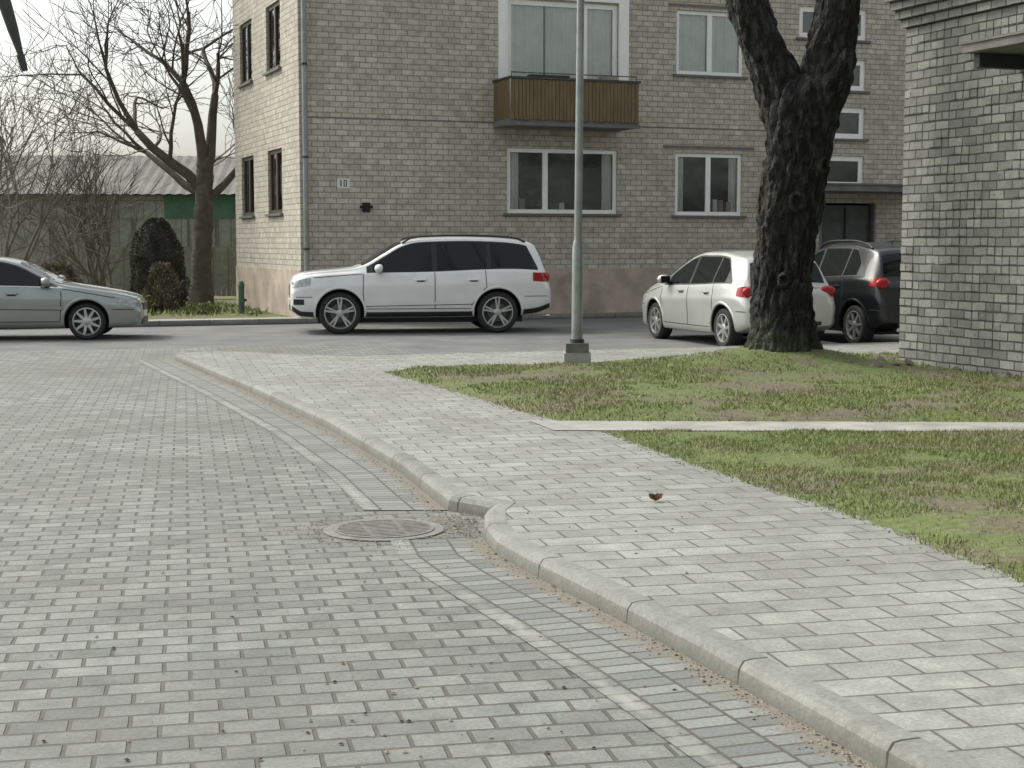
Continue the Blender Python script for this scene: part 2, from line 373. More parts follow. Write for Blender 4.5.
# drain cover
mb=MB(); mb.lathe([(.35,.0005),(.345,.003),(.30,.004),(.295,.002),(.001,.002)],40,'ring')
for i in range(-6,7):
    hw=math.sqrt(max(0,.285**2-(i*.043)**2)); mb.box(-hw,hw,i*.043-.014,i*.043+.014,.001,.006,'iron')
for i in (-1,1): mb.box(i*.1-.012,i*.1+.012,-.26,.26,.001,.005,'iron')
mb.lathe([(.29,.001),(.29,.007),(.268,.007),(.268,.001)],40,'iron')
mb.build('drain_cover',M4=Matrix.Translation((-.74,8.78,.001))@Matrix.Rotation(R(15),4,'Z'))

# debris
def rock(mb,c,r,k):
    i=len(mb.v); n=6
    mb.v+= [(c[0]+r*random.uniform(.7,1.2)*math.cos(q),c[1]+r*random.uniform(.6,1.2)*math.sin(q),c[2]+r*random.uniform(0,.3)) for q in [a*6.283/n for a in range(n)]]
    mb.v+=[(c[0],c[1],c[2]+r*random.uniform(.5,.9))]
    for a in range(n): mb.f.append((i+a,i+(a+1)%n,i+n)); mb.m.append(mb.mi(k))
mb=MB()
for _ in range(480):
    y=4.3+18*random.random()**1.6; x=random.uniform(-.36,-.05)*y+random.uniform(0,.3)*y
    kx=np.interp(y,[4.72,9.3,22.7],[1.16,-.4,-5.1])
    if x>kx-.02 and x<kx+.2: continue
    if x>np.interp(y,xy,xx): continue
    rock(mb,(x,y,.0 if x<kx else .09),random.uniform(.003,.011),random.choice(['debris','debris','sand','shrubleaf']))
for _ in range(1800):
    y=4.5+16*random.random()**1.5; kx=np.interp(y,[4.72,5.93,6.83,7.72,8.1,8.5,9.1,9.2,9.42,11,13.5,17,22.7],[1.16,.741,.398,.04,-.09,-.17,-.2,-.3,-.45,-.83,-1.63,-2.93,-5.1])
    rock(mb,(kx-abs(random.gauss(0,.06))-.005,y,.0),random.uniform(.003,.009),random.choice(['debris','sand','sand','stone']))
for _ in range(1100):
    a=random.random()*6.283; r_=abs(random.gauss(0,.1))
    x,y=(-.74+(.34+r_)*math.cos(a),8.78+(.34+r_)*math.sin(a)) if random.random()<.5 else (random.uniform(-.5,-.2),random.gauss(8.9,.22))
    if x>-.2: continue
    rock(mb,(x,y,.0),random.uniform(.003,.008),random.choice(['sand','sand','stone']))
for _ in range(350):   # soil crumbs along the lawn edge
    y=6.5+12*random.random(); x=np.interp(y,xy,xx)-abs(random.gauss(0,.05)); rock(mb,(x,y,.09),random.uniform(.003,.01),random.choice(['debris','leafy','sand']))
mb.build('gravel')
mb=MB()
for q in range(9):
    a=q*.7; mb.face([(0,0,.005),(.04*math.cos(a),.03*math.sin(a),.025),(.045*math.cos(a+.5),.04*math.sin(a+.5),.05),(.01*math.cos(a+.9),.01*math.sin(a+.9),.045)],'leaf')
mb.build('dead_leaf',M4=Matrix.Translation((.87,9.2,.09)))

# ------------------------------------------------------------ apartment building
def wall(mb,x0,x1,z0,z1,ops,k,t=.12):
    xs=sorted({x0,x1}|{v for o in ops for v in o[:2]}); zs=sorted({z0,z1}|{v for o in ops for v in o[2:4]})
    for a,b in zip(xs[:-1],xs[1:]):
        for c,d in zip(zs[:-1],zs[1:]):
            mx,mz=(a+b)/2,(c+d)/2
            if any(o[0]<mx<o[1] and o[2]<mz<o[3] for o in ops): continue
            mb.face([(a,0,c),(b,0,c),(b,0,d),(a,0,d)],k)
    for a,b,c,d in [o[:4] for o in ops]:
        mb.face([(a,0,c),(a,t,c),(a,t,d),(a,0,d)],k); mb.face([(b,0,c),(b,0,d),(b,t,d),(b,t,c)],k)
        mb.face([(a,0,d),(a,t,d),(b,t,d),(b,0,d)],k); mb.face([(a,0,c),(b,0,c),(b,t,c),(a,t,c)],k)
def window(fr,gl,x0,x1,z0,z1,splits=(.5,),curt=None,w=.085,sill=True,fk='white'):
    x0+=.003;x1-=.003;z0+=.003;z1-=.003; ya,yb=.05,.105
    fr.box(x0,x1,ya,yb,z0,z0+w,fk); fr.box(x0,x1,ya,yb,z1-w,z1,fk)
    fr.box(x0,x0+w,ya+.002,yb-.002,z0+w,z1-w,fk); fr.box(x1-w,x1,ya+.002,yb-.002,z0+w,z1-w,fk)
    for s in splits:
        xm=x0+(x1-x0)*s; fr.box(xm-.06,xm+.06,ya-.008,yb-.002,z0+w,z1-w,fk)
    gl.face([(x0+w,.08,z0+w),(x1-w,.08,z0+w),(x1-w,.08,z1-w),(x0+w,.08,z1-w)],'glass')
    q=.125
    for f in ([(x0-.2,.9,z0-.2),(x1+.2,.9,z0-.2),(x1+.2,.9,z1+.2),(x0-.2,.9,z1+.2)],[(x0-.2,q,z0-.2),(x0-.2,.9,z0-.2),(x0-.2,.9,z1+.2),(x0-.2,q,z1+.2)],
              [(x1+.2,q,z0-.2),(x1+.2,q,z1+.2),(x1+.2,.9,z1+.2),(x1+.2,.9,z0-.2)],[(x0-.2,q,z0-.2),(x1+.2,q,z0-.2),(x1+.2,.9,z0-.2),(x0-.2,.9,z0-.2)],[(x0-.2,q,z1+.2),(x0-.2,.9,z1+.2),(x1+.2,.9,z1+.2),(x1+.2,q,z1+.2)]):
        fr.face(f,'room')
    if curt:
        for (f0,f1,zt0,zt1) in curt:
            n=int((f1-f0)*(x1-x0)/.03)+2; xs=[x0+(x1-x0)*(f0+(f1-f0)*i/n) for i in range(n+1)]
            rows=[[(x,.15+.016*math.sin(i*1.7)+.008*math.sin(i*.7),z0+(z1-z0)*z) for i,x in enumerate(xs)] for z in (zt0,zt1)]
            fr.grid(rows,'curtain')
    if sill: fr.box(x0-.09,x1+.09,-.075,.048,z0-.055,z0-.004,'zinc')
house=empty('brick_apartment_building',C,TH)
H=9.6
fw=MB(); fr=MB(); gl=MB()
W4=[(4.61,7.26,2.30,3.72),(8.71,10.44,2.28,3.70),(8.71,10.44,5.46,6.90),(4.61,7.26,4.35,6.92)]
st_=[(12.65,13.75,2.98,3.72),(12.65,13.75,4.12,4.86),(12.75,13.75,5.25,5.98),(11.9,13.75,6.43,7.16),(12.65,13.75,7.5,8.2)]
more=[(16.5,18.3,2.28,3.7),(16.5,18.3,5.46,6.9),(20.5,23,2.28,3.7),(20.5,23,5.46,6.9)]
ops=W4+st_+more+[(12.55,14.1,1.08,2.6)]
wall(fw,0,26,1.08,H,ops,'facade')
fw.face([(0,0,1.08),(0,.32,1.08),(0,.32,H),(0,0,H)],'facade')
fw.face([(0,-.02,-.05),(12.55,-.02,-.05),(12.55,-.02,1.075),(0,-.02,1.075)],'plinth'); fw.face([(0,-.02,1.075),(12.55,-.02,1.075),(12.55,.0,1.079),(0,.0,1.079)],'plinth')
fw.face([(14.1,-.02,-.05),(26,-.02,-.05),(26,-.02,1.075),(14.1,-.02,1.075)],'plinth')
fw.face([(0,-.02,-.05),(0,.5,-.05),(0,.5,1.075),(0,-.02,1.075)],'plinth')
fw.box(-.5,26.5,-.55,12,H,H+.3,'dconcrete')
fw.face([(26,0,-.05),(26,12,-.05),(26,12,H),(26,0,H)],'facade')
fw.face([(0,7.0,-.05),(26,7.0,-.05),(26,7.0,H),(0,7.0,H)],'facade')
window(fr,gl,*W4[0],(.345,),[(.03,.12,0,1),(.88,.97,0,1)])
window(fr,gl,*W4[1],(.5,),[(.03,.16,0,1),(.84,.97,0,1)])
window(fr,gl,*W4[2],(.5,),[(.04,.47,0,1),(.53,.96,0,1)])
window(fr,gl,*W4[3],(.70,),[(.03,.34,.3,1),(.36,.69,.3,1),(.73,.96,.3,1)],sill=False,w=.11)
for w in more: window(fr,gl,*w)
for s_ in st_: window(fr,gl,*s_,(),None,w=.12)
fr.box(4.40,4.61,-.05,.04,4.3,7.3,'white'); fr.box(7.26,7.5,-.05,.04,4.3,7.3,'white'); fr.box(4.40,7.5,-.052,.038,6.95,7.25,'white')
fr.box(8.4,10.75,-.012,.0-.001,3.80,3.86,'zinc'); fr.box(0.1,12.3,-.006,-.001,4.25,4.27,'zinc'); fr.box(8.5,10.6,-.012,-.001,6.98,7.03,'zinc')
for x_ in (4.95,5.9,6.3,9.6,9.9,10.1,9.75):
    fr.box(x_,x_+.12,.13,.24,2.38,2.38+random.uniform(.12,.3),random.choice(['curtain','leafy','plinth']))
fr.box(12.6,14.05,.12,.17,.05,2.55,'dmetal'); fr.box(13.3,13.34,.10,.119,.1,2.5,'dark'); fr.box(12.55,12.6,-.02,.3,.0,2.6,'dconcrete'); fr.box(14.05,14.1,-.02,.3,.0,2.6,'dconcrete')
fr.box(11.3,15.2,-1.2,-.005,2.84,2.98,'dconcrete'); fr.box(11.26,15.24,-1.24,.0-.006,2.981,3.02,'zinc')
fr.box(12.3,14.3,-1.1,-.025,-.03,.14,'concrete')
fr.box(.80,1.06,-.02,-.002,2.80,3.0,'plate')
for q,(a,b) in enumerate([(.86,.885),(.93,.95),(.98,1.0)]): fr.box(a,b,-.024,-.021,2.83,2.97,'dark')
fr.box(.932,.998,-.0235,-.0205,2.952,2.97,'dark'); fr.box(.932,.998,-.0235,-.0205,2.83,2.848,'dark')
fr.box(1.28,1.56,-.03,-.002,2.38,2.44,'dark'); fr.box(1.33,1.50,-.04,-.002,2.30,2.50,'dark')
fw.build('walls',house); fr.build('window_frames',house); gl.build('window_glass',house)
b=MB(); BX=7.30
b.box(4.28,BX,-1.0,-.005,4.14,4.27,'dconcrete')
x=4.31
while x<BX-.05:
    b.box(x,x+.075,-1.03-random.uniform(0,.012),-1.0,4.27-random.uniform(0,.03),5.10,'slat'); x+=.085
for xx_ in (4.285,BX-.03):
    y=-.98
    while y<-.05: b.box(xx_-.008,xx_+.01,y,y+.075,4.275,5.10,'slat'); y+=.085
b.box(4.26,BX+.02,-1.06,-.985,5.105,5.15,'dmetal'); b.box(4.26,4.31,-.985,-.01,5.105,5.15,'dmetal'); b.box(BX-.03,BX+.02,-.985,-.01,5.105,5.15,'dmetal')
b.box(4.26,BX+.02,-1.04,-1.002,4.13,4.20,'zinc')
for xx_ in (4.33,5.4,6.4,BX-.08): b.box(xx_,xx_+.035,-.998,-.965,4.275,5.10,'dmetal')
b.tube([(4.33,-.99,5.24),(BX-.05,-.99,5.24)],[.012,.012],6,'dmetal')
for xx_ in (4.33,5.9,BX-.05): b.tube([(xx_,-.99,5.15),(xx_,-.99,5.24)],[.01,.01],6,'dmetal')
b.box(4.8,5.7,-.9,-.7,4.8,5.22,'dmetal'); b.box(6.5,6.9,-.8,-.6,4.8,5.25,'plinth')
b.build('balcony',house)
sw=MB(); sf=MB(); sg=MB(); LS=6.9
def sx(t): return LS-t
so=[(sx(3.12),sx(1.67),2.3,3.72),(sx(6.16),sx(4.70),2.3,3.72),(sx(3.12),sx(1.67),5.45,6.9),(sx(6.16),sx(4.70),5.45,6.9)]
wall(sw,-.1,LS-.32,1.08,H,so,'facade'); sw.face([(-.1,-.02,-.05),(LS-.02,-.02,-.05),(LS-.02,-.02,1.075),(-.1,-.02,1.075)],'plinth')
sw.face([(-.1,-.02,1.075),(LS-.02,-.02,1.075),(LS-.02,0,1.079),(-.1,0,1.079)],'plinth')
for w in so: window(sf,sg,*w,(.5,),None,fk='brown')
M4s=Matrix.Translation((0,LS,0))@Matrix.Rotation(R(-90),4,'Z')
sw.build('side_walls',house,M4s); sf.build('side_window_frames',house,M4s); sg.build('side_window_glass',house,M4s)
d=MB(); d.tube([(.10,-.09,.25),(.10,-.09,9.6)],[.055,.055],10,'metal'); d.tube([(.10,-.09,.28),(.10,-.2,.12)],[.055,.055],10,'metal')
for z in (1.5,3.4,5.3,7.2,9): d.tube([(.10,-.09,z),(.10,-.09,z+.05)],[.064,.064],10,'dmetal')
d.build('downpipe',house,smooth=True,ang=40)
# ------------------------------------------------------------ right grey brick building
gh=empty('grey_brick_building',RB,0)
M4g=Matrix.Rotation(TH-R(90),4,'Z')
g=MB()
g.face([(0,0,-.05),(14,0,-.05),(14,0,4.32),(0,0,4.32)],'gbrick')
g.face([(0,0,-.05),(0,10,-.05),(0,10,4.32),(0,0,4.32)],'gbrick')
g.face([(14,0,-.05),(14,0,4.32),(14,10,4.32),(14,10,-.05)],'gbrick'); g.face([(0,10,-.05),(14,10,-.05),(14,10,4.32),(0,10,4.32)],'gbrick')
for i,(z,o_) in enumerate([(4.32,.05),(4.43,.10),(4.54,.15),(4.65,.20)]): g.box(-o_,14+o_,-o_,10+o_,z,z+.1095,'gbrick')
g.box(-.24,14.24,-.24,10.24,4.76,5.5,'gbrick'); g.box(-.36,14.36,-.36,10.36,5.5,5.62,'zinc')
# uneven protruding bricks on the visible face
for _ in range(260):
    r_=random.randint(3,38); x=random.randint(0,20)*.262+(.131 if r_%2 else 0)
    p_=random.uniform(.004,.014); g.box(x+.004,x+.25,-p_,-.0015,r_*.108+.008,r_*.108+.102,'gbrick')
g.build('walls',gh,M4g)
g=MB(); g.box(2.1,6.2,-.75,-.016,3.74,3.83,'dconcrete'); g.box(2.08,6.22,-.77,-.016,3.831,3.86,'zinc'); g.box(2.15,2.25,-.62,-.016,3.58,3.735,'dmetal'); g.box(5.9,6.05,-.7,-.016,3.58,3.735,'dmetal')
g.build('canopy',gh,M4g)
mb=MB()
for _ in range(80):
    t=random.uniform(-.2,7); dd=abs(random.gauss(0,.12))+.02
    p=RB-E2*t-E1*dd; rock(mb,(p.x,p.y,.13),random.uniform(.02,.09),random.choice(['stone','stone','sand']))
for _ in range(26):
    rock(mb,(4.15+random.gauss(0,.3),18.8+random.gauss(0,.25),.16),random.uniform(.03,.13),'stone')
mb.build('rubble_stones')

# ------------------------------------------------------------ trees
def grow(mb,p,d,r,L,lev,k,spread=.55,up=.12,nch=(2,3),rmin=.006,wob=.22,side=True):
    n=4 if lev>1 else 3; pts=[p.copy()]; rad=[r]; q=p.copy(); dd=d.copy(); r1=r*.62
    for i in range(n):
        dd=(dd+Vector((random.gauss(0,wob),random.gauss(0,wob),random.gauss(0,wob)+up))*.6).normalized()
        q=q+dd*(L/n); pts.append(q.copy()); rad.append(r+(r1-r)*(i+1)/n)
        if side and lev>0 and i<n-1 and random.random()<.55:
            a=Vector((random.gauss(0,1),random.gauss(0,1),random.gauss(0,.6))).normalized(); sd=(dd*.7+a*.8).normalized()
            grow(mb,q.copy(),sd,max(rmin,rad[-1]*.5),L*.7,lev-1,k,spread,up,nch,rmin,wob,side)
    mb.tube(pts,rad,10 if r>.1 else (6 if r>.03 else 3),k,cap=False)
    if lev>0:
        for _ in range(random.randint(*nch)):
            a=Vector((random.gauss(0,1),random.gauss(0,1),random.gauss(0,.7))).normalized()
            grow(mb,q.copy(),(dd+a*spread).normalized(),max(rmin,r1*random.uniform(.6,.85)),L*random.uniform(.68,.88),lev-1,k,spread,up,nch,rmin,wob,side)
def rough_tube(mb,pts,rad,n,k,amp=.035,seed=0,flare=0.):
    P=[Vector(p) for p in pts]; cum=[0]
    for a,b_ in zip(P[:-1],P[1:]): cum.append(cum[-1]+(b_-a).length)
    m=int(cum[-1]/.025); ts=np.linspace(0,cum[-1],m)
    X=[np.interp(ts,cum,[p[i] for p in P]) for i in range(3)]; RR=np.interp(ts,cum,rad)
    ker=np.ones(11)/11
    def sm(a): return np.convolve(np.pad(a,5,'edge'),ker,'valid')
    X=[sm(a) for a in X]; RR=sm(RR); rows=[]
    for j in range(m):
        row=[]
        for q in range(n):
            a=2*math.pi*q/n; c,s_=math.cos(a),math.sin(a)
            v=noise.noise((c*2.2+seed,s_*2.2,X[2][j]*1.2))*1.3+abs(noise.noise((c*7+seed,s_*7,X[2][j]*2.6)))*1.2+abs(noise.noise((c*15+seed,s_*15,X[2][j]*7)))*.9-.7
            fl=flare*math.exp(-ts[j]/.28)*(.45+.55*max(0,math.cos(a*5+1.)))
            r=RR[j]+amp*v*1.3+fl
            row.append((X[0][j]+c*r,X[1][j]+s_*r,X[2][j]))
        rows.append(row)
    mb.grid(rows,k,True)
mb=MB(); tx,ty=TREE
rough_tube(mb,[(tx,ty,.05),(tx+.01,ty,.5),(tx+.02,ty,.9),(tx+.03,ty,1.6),(tx+.09,ty,2.3),(tx+.16,ty,2.9),(tx+.21,ty,3.35),(tx+.23,ty,3.62),(tx+.23,ty,3.75)],[.44,.38,.36,.37,.385,.42,.50,.42,.15],110,'bark',flare=.24,amp=.05)
rough_tube(mb,[(tx+.10,ty,3.1),(tx-.04,ty,3.5),(tx-.18,ty,3.8),(tx-.38,ty,4.3),(tx-.54,ty+.05,4.8),(tx-.66,ty+.1,5.3),(tx-.9,ty+.2,6.2)],[.34,.32,.29,.265,.255,.24,.2],80,'bark',seed=4,amp=.04)
rough_tube(mb,[(tx+.28,ty,3.1),(tx+.44,ty,3.5),(tx+.52,ty,3.9),(tx+.62,ty-.02,4.4),(tx+.68,ty,4.9),(tx+.85,ty,5.6),(tx+.9,ty,6.3)],[.34,.34,.31,.26,.24,.22,.19],80,'bark',seed=9,amp=.04)
rough_tube(mb,[(tx+.33,ty-.1,3.3),(tx+.60,ty-.22,3.75),(tx+.68,ty-.25,3.98),(tx+.69,ty-.25,4.03)],[.24,.20,.18,.03],50,'bark',seed=13)
for (a,z,r_) in ((-1.7,2.15,.13),(-1.35,3.2,.17),(-1.9,1.2,.1),(-.9,2.6,.1),(-2.2,3.05,.14)):
    cx=tx+.02+.07*z*.8; R0=.37+.012; c=(cx+R0*math.cos(a),ty+R0*math.sin(a),z)
    rows=[]
    for rr_,h in ((1.,-.05),(.85,.035),(.6,.06),(.4,.03),(.2,-.01),(.01,-.02)):
        rows.append([(c[0]+math.cos(a)*h-math.sin(a)*r_*rr_*math.cos(q*.524)*(1+.1*math.sin(q*3)),c[1]+math.sin(a)*h+math.cos(a)*r_*rr_*math.cos(q*.524),c[2]+1.15*r_*rr_*math.sin(q*.524)) for q in range(12)])
    mb.grid(rows,'bark',True)
random.seed(21)
for p,d_ in (((tx-.9,ty+.2,6.15),(-.4,.1,1)),((tx+.9,ty,6.25),(.25,0,1)),((tx-.7,ty+.12,5.6),(-1,.3,.7)),((tx+.85,ty,5.5),(1,-.2,.6))):
    grow(mb,Vector(p),Vector(d_).normalized(),.15,1.6,3,'bark',nch=(2,3))
mb.build('tree',smooth=True,uv=False)
random.seed(5)
mb=MB(); bx,by=-8.05,40.
rough_tube(mb,[(bx-.05,by,-.05),(bx,by,1.0),(bx+.05,by,2.0),(bx+.12,by,3.3),(bx+.15,by,3.9)],[.33,.26,.25,.24,.19],20,'twig',.03,3,.1)
for p,d_,r_,L_ in (((bx+.1,by,3.0),(-.75,.1,.8),.15,2.3),((bx+.12,by,3.4),(.25,.2,1),.16,2.1),((bx+.1,by,3.6),(-.3,-.2,1.),.15,2.2),((bx+.1,by,2.7),(.8,.1,.55),.12,1.5),((bx,by,2.9),(-1,.3,.35),.11,2.2)):
    grow(mb,Vector(p),Vector(d_).normalized(),r_,L_,4,'twig',spread=.7,up=.05,nch=(2,3),rmin=.009)
mb.build('bare_tree',smooth=True,uv=False)
random.seed(11)
for (gx,gy,h) in ((-12.6,37,1.25),(-14.6,40,1.45),(-11.2,43,.85)):
    mb=MB()
    for i in range(9):
        a=random.random()*6.28; d_=Vector((math.cos(a)*.42,math.sin(a)*.42,1)).normalized()
        grow(mb,Vector((gx+.25*math.cos(a),gy+.25*math.sin(a),0)),d_,.06,1.9*h,3,'gtwig',spread=.5,up=.1,nch=(2,3),rmin=.009)
    mb.build('bare_shrub_tree',smooth=True,uv=False)
def leafmass(name,c,prof,n,k,size,k2=None,amp=.16,core=False,p2=.3):
    mb=MB(); zz=[p[0] for p in prof]; rr=[p[1] for p in prof]
    def rad(a,z): return np.interp(z,zz,rr)*(1+amp*noise.noise((math.cos(a)*1.6+c[0],math.sin(a)*1.6,z*1.8)))
    mb.tube([(c[0],c[1],0),(c[0],c[1],zz[-1]*.9)],[.06,.02],6,'twig')
    if core:
        mb.grid([[(c[0]+.86*rad(a,z)*math.cos(a),c[1]+.86*rad(a,z)*math.sin(a),z) for a in np.linspace(0,2*math.pi,25)[:-1]] for z in np.linspace(zz[0],zz[-1]-.04,16)],k,True)
    for _ in range(n):
        z=random.uniform(zz[0],zz[-1]); a=random.random()*6.283; q=rad(a,z)*math.sqrt(random.uniform(.7 if core else .3,1))
        p=Vector((c[0]+q*math.cos(a),c[1]+q*math.sin(a),z)); u=Vector((math.cos(a)*.7,math.sin(a)*.7,.9)).normalized()
        u=(u+Vector((random.gauss(0,.4),random.gauss(0,.4),random.gauss(0,.4)))).normalized(); w=u.cross(Vector((random.gauss(0,1),random.gauss(0,1),random.gauss(0,1)))).normalized()
        s_=size*random.uniform(.6,1.4); mb.face([p,p+u*s_*.5+w*s_*.25,p+u*s_,p+u*s_*.5-w*s_*.25],k2 if (k2 and random.random()<p2) else k)
    return mb.build(name,uv=False)
leafmass('evergreen_bush',(-8.5,37),[(.05,.64),(.7,.68),(1.4,.60),(1.85,.44),(2.1,.28),(2.22,.10)],9000,'thuja',.055,'thuja2',.22,True,.45)
leafmass('low_shrub',(-7.95,34.9),[(.05,.25),(.5,.38),(.8,.34),(1.15,.15)],1300,'shrubleaf',.10,'thuja2',.6)
leafmass('low_shrub',(-8.4,34.6),[(.05,.30),(.3,.45),(.42,.2)],900,'leafy',.10,'shrubleaf',.4)
leafmass('low_shrub',(-6.9,34.2),[(.05,.30),(.2,.4),(.28,.2)],600,'leafy',.07,'shrubleaf',.4)
leafmass('low_shrub',(-10.6,36.),[(.05,.5),(.5,.7),(1.1,.3)],1500,'shrubleaf',.12,None,.5)
# ------------------------------------------------------------ warehouse + fence
wh=empty('warehouse',(-22,56,0),R(4))
mb=MB(); mb.box(-24,14,0,10,-.05,2.55,'wbrick'); mb.box(-24,9.3,-.031,10.02,2.552,3.4,'wbrick'); mb.box(9.31,14,-.03,10.02,2.55,3.4,'greenpaint')
n=400
rows=[[( -24.5+39*i/n,yy,zz_+.018*math.sin(i*math.pi/2)) for i in range(n+1)] for yy,zz_ in ((-.4,3.42),(5,5.1),(10.4,3.42))]
mb.grid(rows,'roof'); mb.face([(-24,0,3.4),(-24,10,3.4),(-24,5,5.05)],'roof'); mb.face([(14,0,3.4),(14,10,3.4),(14,5,5.05)],'roof')
for i in range(0,37): mb.box(-23.9+i,-23.82+i,-.045,-.032,0,2.54,'zinc')
mb.build('building_shell',wh)
mb=MB()
for i in range(12):
    x=-38+i*2.0; mb.box(x,x+1.88,47,47.08,.0,2.35,'concrete'); mb.box(x-.11,x-.002,46.96,47.12,-.05,2.5,'dconcrete')
mb.build('concrete_fence')
mb=MB()
for i in range(44):
    x=-13.9+i*.16; mb.box(x,x+.145,46.5,46.53,.05,1.55+random.uniform(-.03,.03),'wbrick')
mb.box(-13.9,-6.9,46.535,46.58,.4,.48,'zinc'); mb.box(-13.9,-6.9,46.535,46.58,1.2,1.28,'zinc'); mb.build('wooden_fence')
mb=MB(); mb.tube([(0,0,0),(0,0,.62)],[.07,.07],12,'gbox'); mb.tube([(0,0,.62),(0,0,.72)],[.09,.05],12,'gbox'); mb.tube([(0,0,.3),(.12,-.02,.3)],[.035,.03],8,'dmetal'); mb.build('water_hydrant',M4=Matrix.Translation((-6.05,34.4,.08)),smooth=True,ang=40)

# ------------------------------------------------------------ lamps
mb=MB(); lx,ly=.83,19.6
mb.box(-.17,.17,-.17,.17,0,.17,'concrete'); mb.box(-.145,.145,-.145,.145,.17,.29,'dconcrete')
mb.tube([(0,0,.28),(.005,0,1.5),(.008,0,1.6)],[.072,.07,.05],16,'metal'); mb.tube([(.008,0,1.58),(.03,0,4.7),(.05,0,8.2)],[.05,.046,.036],14,'metal')
mb.tube([(0,0,.28),(0,0,.34)],[.095,.09],16,'dmetal')
mb.tube([(.05,0,8.15),(-.1,-.3,8.6),(-.4,-1.0,8.75)],[.035,.03,.03],10,'metal'); mb.ball((-.5,-1.25,8.72),(.13,.3,.07),'dmetal')
mb.build('street_lamp',M4=Matrix.Translation((lx,ly,.09)),smooth=True,ang=35)
mb=MB()
mb.tube([(-7.0,9,0),(-7.0,9,3.3)],[.07,.05],12,'dmetal')
mb.tube([(-7.0,9,3.25),(-6.7,8.9,3.8),(-5.6,8.6,4.15),(-4.0,8.25,4.0),(-3.05,8.05,3.5),(-2.68,8.0,3.0),(-2.60,8,2.9),(-2.555,8,2.74),(-2.515,8,2.60)],[.04,.035,.03,.028,.026,.03,.036,.028,.014],12,'dmetal')
mb.tube([(-2.52,8,2.61),(-2.50,8,2.53)],[.022,.018],10,'dmetal')
mb.build('curved_lamp_arm',smooth=True,ang=40)

